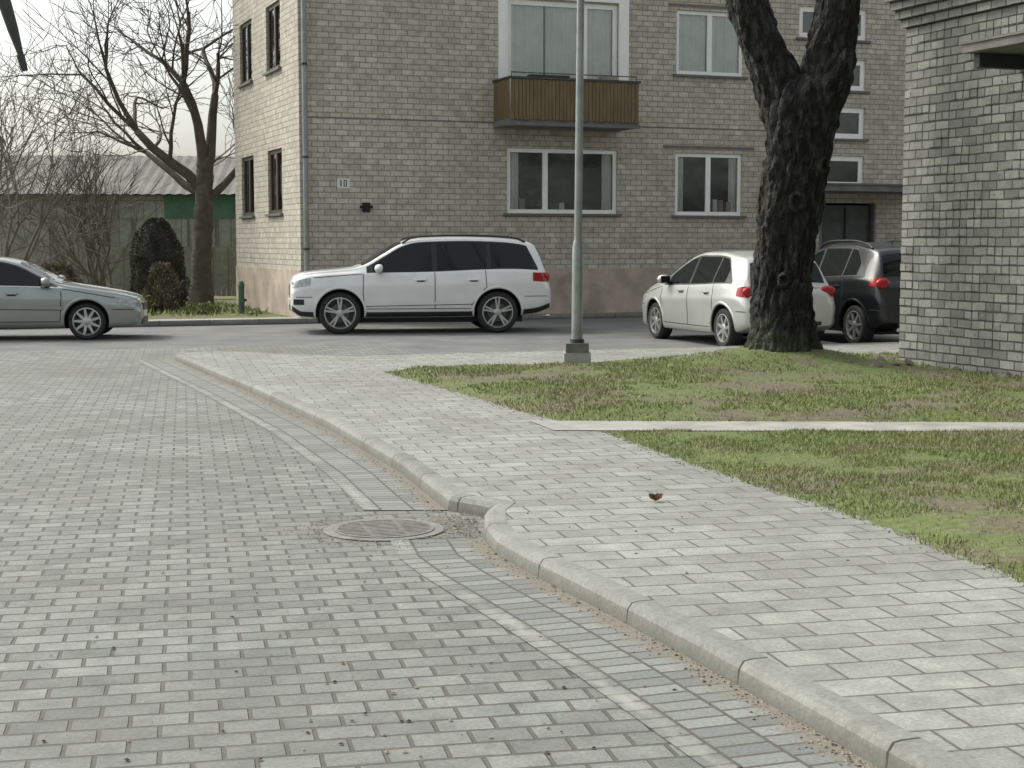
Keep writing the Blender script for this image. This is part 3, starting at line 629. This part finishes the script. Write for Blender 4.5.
# ------------------------------------------------------------ cars
def pchip(X,Y,x):
    X=np.array(X,float);Y=np.array(Y,float);h=np.diff(X);d=np.diff(Y)/h; m=np.zeros(len(X)); m[0]=d[0]; m[-1]=d[-1]
    for i in range(1,len(X)-1):
        if d[i-1]*d[i]>0:
            w1=2*h[i]+h[i-1]; w2=h[i]+2*h[i-1]; m[i]=(w1+w2)/(w1/d[i-1]+w2/d[i])
    x=np.clip(x,X[0],X[-1]); i=np.clip(np.searchsorted(X,x)-1,0,len(X)-2); t=(x-X[i])/h[i]
    return float((2*t**3-3*t**2+1)*Y[i]+(t**3-2*t**2+t)*h[i]*m[i]+(-2*t**3+3*t**2)*Y[i+1]+(t**3-t**2)*h[i]*m[i+1])
class Car:
    def __init__(s,name,sp,loc,ang):
        s.sp=sp; s.e=empty(name,loc,R(ang)); s.L=sp['L']; s.p=sp['paint']
        s.Hm=max(y for _,y in sp['zt'])-max(y for _,y in sp['zs'])
        s.cache={}
        s.body(); s.greenhouse(); s.wheels(); s.details()
    def g(s,k,x): return pchip([p[0] for p in s.sp[k]],[p[1] for p in s.sp[k]],x)
    def sec(s,x):
        x=min(max(x,0.),s.L); key=round(x,4)
        if key in s.cache: return s.cache[key]
        zb,zt,ws=s.g('zb',x),s.g('zt',x),s.g('ws',x); zs=min(s.g('zs',x),zt-.02)
        k=min(1,max(0,(zt-zs)/s.Hm)); wr=ws*(.90-s.sp.get('tumble',.22)*k); zr=zs+(zt-zs)*(.6+.30*k); hh=zs-zb
        P=[(0,zb),(.55*ws,zb),(.88*ws,zb+.015),(.955*ws,zb+.10*hh),(.975*ws,zb+.26*hh),(.988*ws,zb+.50*hh),(1.003*ws,zb+.70*hh),(.992*ws,zb+.80*hh),(.968*ws,zb+.95*hh),(.945*ws,zs+.004)]
        Q=[P[-1],(wr+.015,zr-.02),(wr-.02,zr+.02),(.85*wr,zr+.62*(zt-zr)),(.5*wr,zr+.93*(zt-zr)),(0,zt)]
        def cr(A):
            o=[]
            for i in range(len(A)-1):
                p0=A[max(i-1,0)];p1=A[i];p2=A[i+1];p3=A[min(i+2,len(A)-1)]
                for j in range(3):
                    t=j/3; o.append(tuple(.5*(2*p1[q]+(p2[q]-p0[q])*t+(2*p0[q]-5*p1[q]+4*p2[q]-p3[q])*t*t+(3*p1[q]-p0[q]-3*p2[q]+p3[q])*t**3) for q in (0,1)))
            o.append(A[-1]); return o
        lo=cr(P); up=[Q[0],tuple((Q[0][q]*2+Q[1][q])/3 for q in (0,1)),tuple((Q[0][q]+Q[1][q]*2)/3 for q in (0,1))]+cr(Q[1:])
        r=lo[:-1]+up; s.cache[key]=(r,zs,zr,wr,zt,zb,ws); return s.cache[key]
    def X(s,x): return s.L/2-x
    def S(s,x,z,side,off=0.):
        r=s.sec(x)[0]; a=[p for p in r[6:-1] ]
        zz=np.array([p[1] for p in a]); yy=np.array([p[0] for p in a]); zz=np.maximum.accumulate(zz+np.arange(len(zz))*1e-6)
        y=float(np.interp(z,zz,yy)); return (s.X(x),side*(y+off),z)
    def T(s,x,y,off=0.):
        def zf(x,y):
            r=s.sec(x)[0][-15:]; yy=np.array([p[0] for p in r])[::-1]; zz=np.array([p[1] for p in r])[::-1]; return float(np.interp(abs(y),yy,zz))
        z=zf(x,y); h=.03; dz=(zf(x+h,y)-zf(x-h,y))/(2*h); n=math.hypot(1,dz)
        return (s.X(x-dz/n*off),y,z+off/n)
    def body(s):
        L=s.L; xs=sorted(set([0,.015,.04,.07,.11,.16,.22,.3]+list(np.arange(.36,L-.35,.055))+[L-.3,L-.22,L-.16,L-.11,L-.07,L-.04,L-.015,L]))
        mb=MB(); rows=[]
        for x in xs:
            r=s.sec(x)[0]; rows.append([(s.X(x),y,z) for y,z in r]+[(s.X(x),-y,z) for y,z in r[-2:0:-1]])
        i=mb.grid(rows,s.p,True); n=len(rows[0])
        mb.f.append(tuple(range(i,i+n))); mb.m.append(0); e=i+(len(rows)-1)*n; mb.f.append(tuple(range(e+n-1,e-1,-1))); mb.m.append(0)
        mb.mi('ctrim')
        o=mb.build('body',s.e,smooth=True,uv=False)
        import bmesh
        bm=bmesh.new(); bm.from_mesh(o.data); bmesh.ops.recalc_face_normals(bm,faces=bm.faces); bm.to_mesh(o.data); bm.free()
        cut=MB(); cut.mi(s.p); rA=s.sp['wr']+.05
        for xw in s.sp['axles']:
            for sd in (1,-1):
                ya,yb=(.45,1.3) if sd>0 else (-1.3,-.45)
                ring=[[(s.X(xw)+rA*math.cos(a)*1.02,y,s.sp['wr']+.01+rA*math.sin(a)) for a in np.linspace(0,2*math.pi,41)[:-1]] for y in (ya,yb)]
                i=cut.grid(ring,'ctrim',True); cut.f.append(tuple(range(i,i+40))); cut.m.append(1); cut.f.append(tuple(range(i+79,i+39,-1))); cut.m.append(1)
        c=cut.build('cut',s.e,uv=False)
        bm=bmesh.new(); bm.from_mesh(c.data); bmesh.ops.recalc_face_normals(bm,faces=bm.faces); bm.to_mesh(c.data); bm.free()
        md=o.modifiers.new('b','BOOLEAN'); md.object=c; md.operation='DIFFERENCE'; md.solver='EXACT'
        bpy.context.view_layer.update(); dg=bpy.context.evaluated_depsgraph_get()
        me=bpy.data.meshes.new_from_object(o.evaluated_get(dg)); o.modifiers.clear(); o.data=me; me.set_sharp_from_angle(angle=R(38))
        bpy.data.objects.remove(c)
        mb=MB(); k=s.sp.get('lip',s.p)
        for xw in s.sp['axles']:
            for sd in (1,-1):
                rows=[]
                for rr,of in ((rA-.002,-.01),(rA+.004,.007),(rA+.03,.010),(rA+.045,.0)):
                    row=[]
                    for a in np.linspace(-.12,math.pi+.12,36):
                        x=xw-rr*1.02*math.cos(a); z=s.sp['wr']+.01+rr*math.sin(a); z=max(z,s.sec(x)[5]+.02)
                        row.append(s.S(x,z,sd,of))
                    rows.append(row)
                mb.grid(rows,k)
        mb.build('arch_lips',s.e,smooth=True,uv=False)
    def band(s,mb,xa,xb,bot,top,off,k,n=30):
        for sd in (1,-1):
            rows=[[],[],[],[],[]]
            for x in np.linspace(xa,xb,n):
                b_,t_=bot(x),max(bot(x)+.002,top(x))
                for q in range(5): rows[q].append(s.S(x,b_+(t_-b_)*q/4,sd,off))
            mb.grid(rows,k)
    def strip(s,mb,pts,w,off,k,sides=(1,-1)):
        for sd in sides:
            P=[]
            for a,b_ in zip(pts[:-1],pts[1:]):
                n=max(1,int(math.dist(a,b_)/.05)); P+=[(a[0]+(b_[0]-a[0])*i/n,a[1]+(b_[1]-a[1])*i/n) for i in range(n)]
            P.append(pts[-1]); A=[];B=[]
            for i,p in enumerate(P):
                q0=P[max(i-1,0)];q1=P[min(i+1,len(P)-1)]; d=(q1[0]-q0[0],q1[1]-q0[1]); l=math.hypot(*d) or 1; nx,nz=-d[1]/l*w/2,d[0]/l*w/2
                A.append(s.S(p[0]+nx,p[1]+nz,sd,off)); B.append(s.S(p[0]-nx,p[1]-nz,sd,off))
            mb.grid([A,B],k)
    def greenhouse(s):
        sp=s.sp; gl=MB(); tr=MB(); xa,xd=sp['dlo']
        ea=sp.get('endslope',1.3)
        def bot(x): return s.sec(x)[1]+.018
        def top(x):
            c=s.sec(x); return min(c[2]-.035, bot(x)+(xd-x)*ea+.02)
        s.band(tr,xa,xd,lambda x:bot(x)-.012,lambda x:top(x)+.014,.003,'ctrim',50)
        for a,b_ in sp['glass']: s.band(gl,a,b_,lambda x:bot(x)+.012,lambda x:top(x)-.012,.007,'cglass',24)
        if sp.get('chromeline'): 
            pts=[(x,bot(x)-.012) for x in np.linspace(xa,xd,30)]; s.strip(tr,pts,.018,.006,'chrome')
        for key in ('ws_glass','rear_glass'):
            a,b_=sp[key]; rows=[]
            for x in np.linspace(a,b_,14):
                w=s.sec(x)[3]*.93; rows.append([s.T(x,w*t,.006) for t in np.linspace(-1,1,17)])
            gl.grid(rows,'cglass')
        gl.build('window_glass',s.e,smooth=True,uv=False); tr.build('window_trim',s.e,smooth=True,uv=False)
    def wheels(s):
        sp=s.sp; r=sp['wr']; rr=r*sp.get('rimf',.70)
        for i,xw in enumerate(sp['axles']):
            for sd in (1,-1):
                ws=s.g('ws',xw); yo=ws-.035; mb=MB()
                y=lambda d:sd*(yo-d)
                mb.lathe([(rr,y(.02)),(rr+.012,y(.006)),(r*.90,y(.0)),(r*.97,y(.02)),(r,y(.05)),(r,y(.19)),(r*.96,y(.22)),(rr,y(.22))],40,'tyre','y')
                mb.lathe([(rr+.004,y(.008)),(rr-.012,y(.006)),(rr-.022,y(.03)),(rr-.03,y(.10))],40,'rim','y')
                mb.lathe([(rr-.02,y(.105)),(.001,y(.105))],40,'rotor','y')
                mb.lathe([(rr*.62,y(.085)),(rr*.60,y(.08)),(.001,y(.08))],30,'cgrey','y')
                mb.lathe([(.075,y(.08)),(.068,y(.02)),(.05,y(.012)),(.001,y(.012))],20,'rim','y')
                ns=sp.get('spokes',5)
                for q in range(ns):
                    for dd in ((-.13,.13) if sp.get('twin') else (0,)):
                        a=2*math.pi*q/ns+dd+.3; ca,sa=math.cos(a),math.sin(a); w0,w1=(.028,.018) if not sp.get('twin') else (.018,.017)
                        def pt(rad,w,h): return (rad*ca-w*sa,sd*(yo-h),rad*sa+w*ca)
                        A=[pt(.05,-w0,.022),pt(.05,w0,.022),pt(rr-.01,w1,.016),pt(rr-.01,-w1,.016)]; B=[pt(.05,-w0,.06),pt(.05,w0,.06),pt(rr-.01,w1,.05),pt(rr-.01,-w1,.05)]
                        mb.face(A,'rim')
                        for j in range(4): mb.face([A[j],A[(j+1)%4],B[(j+1)%4],B[j]],'rim')
                mb.build('wheel_%d'%(i*2+(1 if sd>0 else 2)),s.e,Matrix.Translation((s.X(xw),0,r)),smooth=True,ang=35,uv=False)
    def details(s):
        sp=s.sp; L=s.L; mb=MB(); D='ctrim'; G='gap'
        d=sp['doors']
        def zs(x): return s.sec(x)[1]-.005
        zl=sp.get('sill',.40)
        s.strip(mb,[(d[0],zs(d[0])),(d[0]-.01,.75),(d[0]+.02,zl)],.014,.003,G); s.strip(mb,[(d[1],zs(d[1])),(d[1],zl)],.014,.003,G)
        ax=sp['axles'][1]; rA=sp['wr']+.09
        s.strip(mb,[(d[2],zs(d[2])),(d[2]+.02,.85),(ax-rA*.8,sp['wr']+rA*.62),(ax-rA-.02,zl+.05)],.014,.003,G)
        s.strip(mb,[(d[0]+.02,zl),(ax-rA-.02,zl)],.012,.003,G)
        if sp.get('wb0'): s.strip(mb,[(sp['axles'][0]+rA,sp['wb0']),(ax-rA,sp['wb0']+.03)],.05,.012,sp.get('sidetrim',D))
        if sp.get('wb0'): s.strip(mb,[(sp['axles'][0]+rA,sp['wb0']-.032),(ax-rA,sp['wb0']-.002)],.012,.004,G)
        s.band(mb,sp['axles'][0]+rA-.01,ax-rA+.01,lambda x:s.sec(x)[5]+.03,lambda x:s.sec(x)[5]+sp.get('sillh',.12),.008,sp.get('sillmat',D),20)
        s.strip(mb,[(.42,s.sec(.42)[1]-.03),(d[0]-.02,zs(d[0])-.005)],.012,.003,G)
        for x in (d[1]-.26,d[2]-.22):
            z=sp['hz']
            for sd in (1,-1):
                p=s.S(x,z,sd,.0); mb.tube([(p[0]+.11,p[1]-sd*.005,z),(p[0]+.08,p[1]+sd*.028,z),(p[0]-.08,p[1]+sd*.028,z),(p[0]-.11,p[1]-sd*.005,z)],[.012,.016,.016,.012],8,sp.get('hmat',s.p))
            s.strip(mb,[(x-.07,z-.028),(x+.07,z-.028)],.022,.002,G)
        xm=sp['mx']; zm=sp['mz']
        for sd in (1,-1):
            p=s.S(xm,zm,sd,0); mb.ball((p[0]+.02,p[1]+sd*.13,zm+.05),(.085,.115,.08),s.p); mb.tube([(p[0],p[1]-sd*.02,zm-.02),(p[0]+.01,p[1]+sd*.09,zm+.01)],[.035,.03],8,D)
            mb.box(p[0]-.072,p[0]-.05,min(p[1]+sd*.05,p[1]+sd*.21),max(p[1]+sd*.05,p[1]+sd*.21),zm-.01,zm+.105,'cglass')
        for (xa,xb,za,zb_,k) in sp['sidelights']:
            s.band(mb,xa,xb,lambda x:za[0]+(za[1]-za[0])*(x-xa)/(xb-xa),lambda x:zb_[0]+(zb_[1]-zb_[0])*(x-xa)/(xb-xa),.006,k,12)
        for (x,y,z,rx,ry,rz,k) in sp['lamps']:
            for sd in (1,-1): mb.ball((s.X(x),sd*y,z),(rx,ry,rz),k,20,12)
        fx=s.X(0)
        for (y0,y1,z0,z1,k,pr) in sp['grille']: mb.box(fx-.06,fx+pr,y0,y1,z0,z1,k)
        rx_=s.X(L)
        for (y0,y1,z0,z1,k,pr) in sp['rear']: mb.box(rx_-pr,rx_+.08,y0,y1,z0,z1,k)
        for (a,b_) in ((.02,sp['axles'][0]-rA),(ax+rA,L-.02)):
            s.band(mb,a,b_,lambda x:s.sec(x)[5]+.03,lambda x:s.sec(x)[5]+sp.get('bumph',.13),.006,sp.get('bumplow',s.p),14)
            zbm=sp.get('bline',.62)
            if sp.get('bline'): s.strip(mb,[(a+.02 if a>1 else .1,zbm),(b_-.02 if a<1 else L-.08,zbm)],.012,.003,G)
        if sp.get('rails'):
            for sd in (1,-1):
                pts=[]; xs=np.linspace(sp['rails'][0],sp['rails'][1],16)
                for i,x in enumerate(xs):
                    c=s.sec(x); up=.045 if 0<i<15 else .0
                    pts.append((s.X(x),sd*(c[3]-.03),c[2]+.035+up))
                mb.tube(pts,[.018]*16,8,sp['railmat'])
        mb.tube([(rx_+.1,.5,.30),(rx_-.03,.5,.29)],[.032,.032],10,'chrome')
        mb.tube([(s.X(sp['dlo'][1]-.5),0,s.sec(sp['dlo'][1]-.5)[4]-.01),(s.X(sp['dlo'][1]-.35),0,s.sec(sp['dlo'][1]-.5)[4]+.10)],[.012,.004],6,D)
        mb.box(s.X(L-.5),s.X(.5),-.55,.55,.19,sp['zb'][1][1]+.02,'rotor')
        mb.build('details',s.e,smooth=True,ang=40,uv=False)

SUV=dict(L=4.82,paint='p_white',wr=.385,axles=(.89,3.80),rimf=.74,spokes=5,twin=True,tumble=.19,
 zt=[(0,.92),(.03,1.0),(.08,1.06),(.25,1.12),(.8,1.18),(1.15,1.22),(1.32,1.28),(1.70,1.51),(2.05,1.69),(2.4,1.765),(3.1,1.785),(3.9,1.765),(4.32,1.72),(4.50,1.68),(4.58,1.58),(4.67,1.34),(4.74,1.16),(4.78,1.08),(4.80,1.0),(4.82,.88)],
 zs=[(0,.82),(.12,.98),(.4,1.06),(1.3,1.11),(2.5,1.13),(4.0,1.18),(4.6,1.15),(4.82,.82)],
 zb=[(0,.42),(.2,.30),(.9,.28),(3.8,.29),(4.5,.34),(4.82,.44)],
 ws=[(0,.72),(.05,.82),(.15,.88),(.35,.93),(.7,.96),(1.2,.965),(3.9,.97),(4.4,.95),(4.65,.91),(4.76,.87),(4.82,.80)],
 dlo=(1.38,4.56),glass=((1.50,2.58),(2.68,3.60),(3.68,4.46)),endslope=2.,ws_glass=(1.30,2.04),rear_glass=(4.56,4.72),doors=(1.32,2.63,3.57),
 hz=.99,mx=1.62,mz=1.15,sill=.46,wb0=.54,sidetrim='p_white',sillmat='ctrim',sillh=.12,bumplow='ctrim',bumph=.12,bline=.68,
 sidelights=[(.03,.36,(.84,.90),(.97,1.03),'lampclear'),(.05,.24,(.54,.54),(.64,.64),'ctrim'),(4.46,4.79,(.96,.94),(1.12,1.11),'red')],
 lamps=[(4.74,.75,1.04,.06,.12,.075,'red'),(.12,.68,.93,.10,.13,.06,'lampclear')],
 grille=[(.03,.26,.66,.90,'chrome',.012),(.045,.245,.68,.88,'ctrim',.016),(-.26,-.03,.66,.90,'chrome',.012),(-.245,-.045,.68,.88,'ctrim',.016),(-.27,.27,.52,.62,'plate',.02),(-.62,.62,.43,.51,'ctrim',.010)],
 rear=[(-.26,.26,.82,.87,'plate',.012),(-.55,.55,.50,.58,'ctrim',.012)],rails=(2.05,4.35),railmat='ctrim',hmat='p_white')
Car('white_suv',SUV,(-1.78,29.2,-.012),189)
SED=dict(L=4.58,paint='p_grey',wr=.318,axles=(.90,3.55),rimf=.74,spokes=9,
 zt=[(0,.58),(.03,.66),(.12,.73),(.4,.80),(.9,.88),(1.2,.93),(1.32,.96),(1.7,1.18),(2.1,1.36),(2.5,1.425),(2.9,1.42),(3.3,1.34),(3.75,1.12),(3.95,1.04),(4.3,1.015),(4.5,.98),(4.55,.90),(4.58,.76)],
 zs=[(0,.52),(.15,.66),(.5,.77),(1.2,.885),(2.5,.93),(3.9,.96),(4.4,.93),(4.58,.70)],
 zb=[(0,.26),(.25,.2),(.9,.19),(3.6,.2),(4.2,.25),(4.58,.36)],
 ws=[(0,.52),(.05,.65),(.15,.74),(.35,.81),(.7,.865),(1.2,.885),(3.5,.885),(4.1,.84),(4.4,.78),(4.52,.70),(4.58,.6)],
 dlo=(1.38,3.72),glass=((1.5,2.35),(2.43,3.15),(3.2,3.55)),endslope=.9,ws_glass=(1.34,2.02),rear_glass=(3.3,3.85),doors=(1.32,2.39,3.2),
 hz=.80,mx=1.58,mz=.95,sill=.32,wb0=.55,sidetrim='p_grey',sillmat='p_grey',chromeline=True,bline=.52,
 sidelights=[(.08,.38,(.56,.62),(.66,.715),'lampclear'),(4.25,4.53,(.72,.72),(.9,.9),'red')],
 lamps=[(.16,.58,.63,.10,.13,.055,'lampclear')],
 grille=[(-.36,.36,.50,.62,'ctrim',.012),(-.37,.37,.62,.635,'chrome',.016),(-.26,.26,.38,.48,'plate',.018),(-.5,.5,.26,.35,'ctrim',.010)],
 rear=[(-.26,.26,.70,.80,'plate',.012)],hmat='p_grey')
Car('silver_sedan_car',SED,(-8.80,27.03,-.012),8)
HAT=dict(L=4.22,paint='p_silver',wr=.32,axles=(.87,3.47),rimf=.70,spokes=7,
 zt=[(0,.64),(.03,.72),(.12,.80),(.4,.91),(.8,.99),(1.0,1.04),(1.15,1.10),(1.6,1.34),(2.0,1.48),(2.4,1.54),(2.9,1.54),(3.4,1.50),(3.78,1.44),(3.88,1.37),(4.01,1.12),(4.07,1.0),(4.14,.94),(4.19,.86),(4.22,.74)],
 zs=[(0,.56),(.15,.70),(.5,.83),(1.1,.93),(2.5,.98),(3.6,1.02),(3.95,.98),(4.22,.68)],
 zb=[(0,.28),(.25,.2),(.9,.19),(3.4,.2),(3.9,.26),(4.22,.36)],
 ws=[(0,.55),(.05,.67),(.15,.76),(.35,.82),(.7,.86),(1.2,.88),(3.4,.88),(3.85,.85),(4.05,.82),(4.16,.78),(4.22,.70)],
 dlo=(1.25,3.72),glass=((1.4,2.2),(2.28,3.05),(3.1,3.5)),endslope=.9,ws_glass=(1.12,1.95),rear_glass=(3.87,4.04),doors=(1.22,2.24,3.15),
 hz=.88,mx=1.45,mz=1.0,sill=.32,sillmat='p_silver',bline=.60,
 sidelights=[(.08,.45,(.6,.72),(.72,.84),'lampclear'),(3.92,4.14,(.84,.82),(.98,1.0),'red')],
 lamps=[(4.10,.67,.91,.07,.15,.085,'red'),(.18,.6,.7,.10,.13,.06,'lampclear')],
 grille=[(-.4,.4,.46,.55,'ctrim',.012),(-.26,.26,.36,.45,'plate',.018)],
 rear=[(-.27,.27,.62,.72,'plate',.012),(-.5,.5,.38,.44,'ctrim',.01)])
Car('silver_hatchback_car',HAT,(3.68,25.88,-.012),109)
def sc_(pts,kx=1,kz=1): return [(a*kx,b_*kz) for a,b_ in pts]
BLK=dict(HAT); BLK.update(paint='p_black',wr=.335,axles=(.87,3.47),
 zt=sc_(HAT['zt'],1,1.09),zs=sc_(HAT['zs'],1,1.10),zb=sc_(HAT['zb'],1,1.1),
 sidelights=[(.08,.45,(.66,.78),(.78,.9),'lampclear'),(3.90,4.12,(.98,.98),(1.11,1.12),'red')],
 lamps=[(4.09,.69,1.02,.07,.13,.09,'red')],rails=(1.95,3.6),railmat='ctrim',hmat='p_black',sillmat='ctrim',hz=.96,mz=1.09,
 rear=[(-.27,.27,.66,.76,'plate',.012),(-.5,.5,.36,.42,'ctrim',.01)])
Car('black_hatchback_car',BLK,(5.88,26.45,-.012),109)

# ------------------------------------------------------------ light, sky, camera
az=Vector((-.75,.42,0)).normalized(); el=R(46)
sd=Vector((az.x*math.cos(el),az.y*math.cos(el),math.sin(el)))
w=bpy.data.worlds.new('World'); sc.world=w; w.use_nodes=True; nt=w.node_tree
sky=nt.nodes.new('ShaderNodeTexSky'); sky.sky_type='NISHITA'; sky.sun_disc=False; sky.sun_elevation=el; sky.sun_rotation=math.atan2(az.x,az.y)
sky.air_density=1.; sky.dust_density=5.; sky.ozone_density=1.
hs=nt.nodes.new('ShaderNodeHueSaturation'); hs.inputs['Saturation'].default_value=.28; hs.inputs['Value'].default_value=1.6
mx=nt.nodes.new('ShaderNodeMix'); mx.data_type='RGBA'; mx.blend_type='MULTIPLY'; mx.inputs[0].default_value=1.; mx.inputs[7].default_value=(.98,1.,.96,1)
nt.links.new(sky.outputs[0],hs.inputs['Color']); nt.links.new(hs.outputs[0],mx.inputs[6]); bg=nt.nodes['Background']; nt.links.new(mx.outputs[2],bg.inputs[0]); bg.inputs[1].default_value=.15
ld=bpy.data.lights.new('sun','SUN'); ld.energy=1.5; ld.angle=R(10); ld.color=(1,.96,.9); lo=bpy.data.objects.new('sun',ld); sc.collection.objects.link(lo); lo.rotation_euler=(-sd).to_track_quat('-Z','Y').to_euler()
cd=bpy.data.cameras.new('camera'); cam=bpy.data.objects.new('camera',cd); sc.collection.objects.link(cam); sc.camera=cam
cam.location=(0,0,1.65); cam.rotation_euler=(R(90-5.24),0,0); cd.sensor_width=36; cd.lens=54.04; cd.clip_end=2000; cd.clip_start=.05
sc.view_settings.view_transform='Standard'; sc.view_settings.look='None'; sc.view_settings.exposure=0
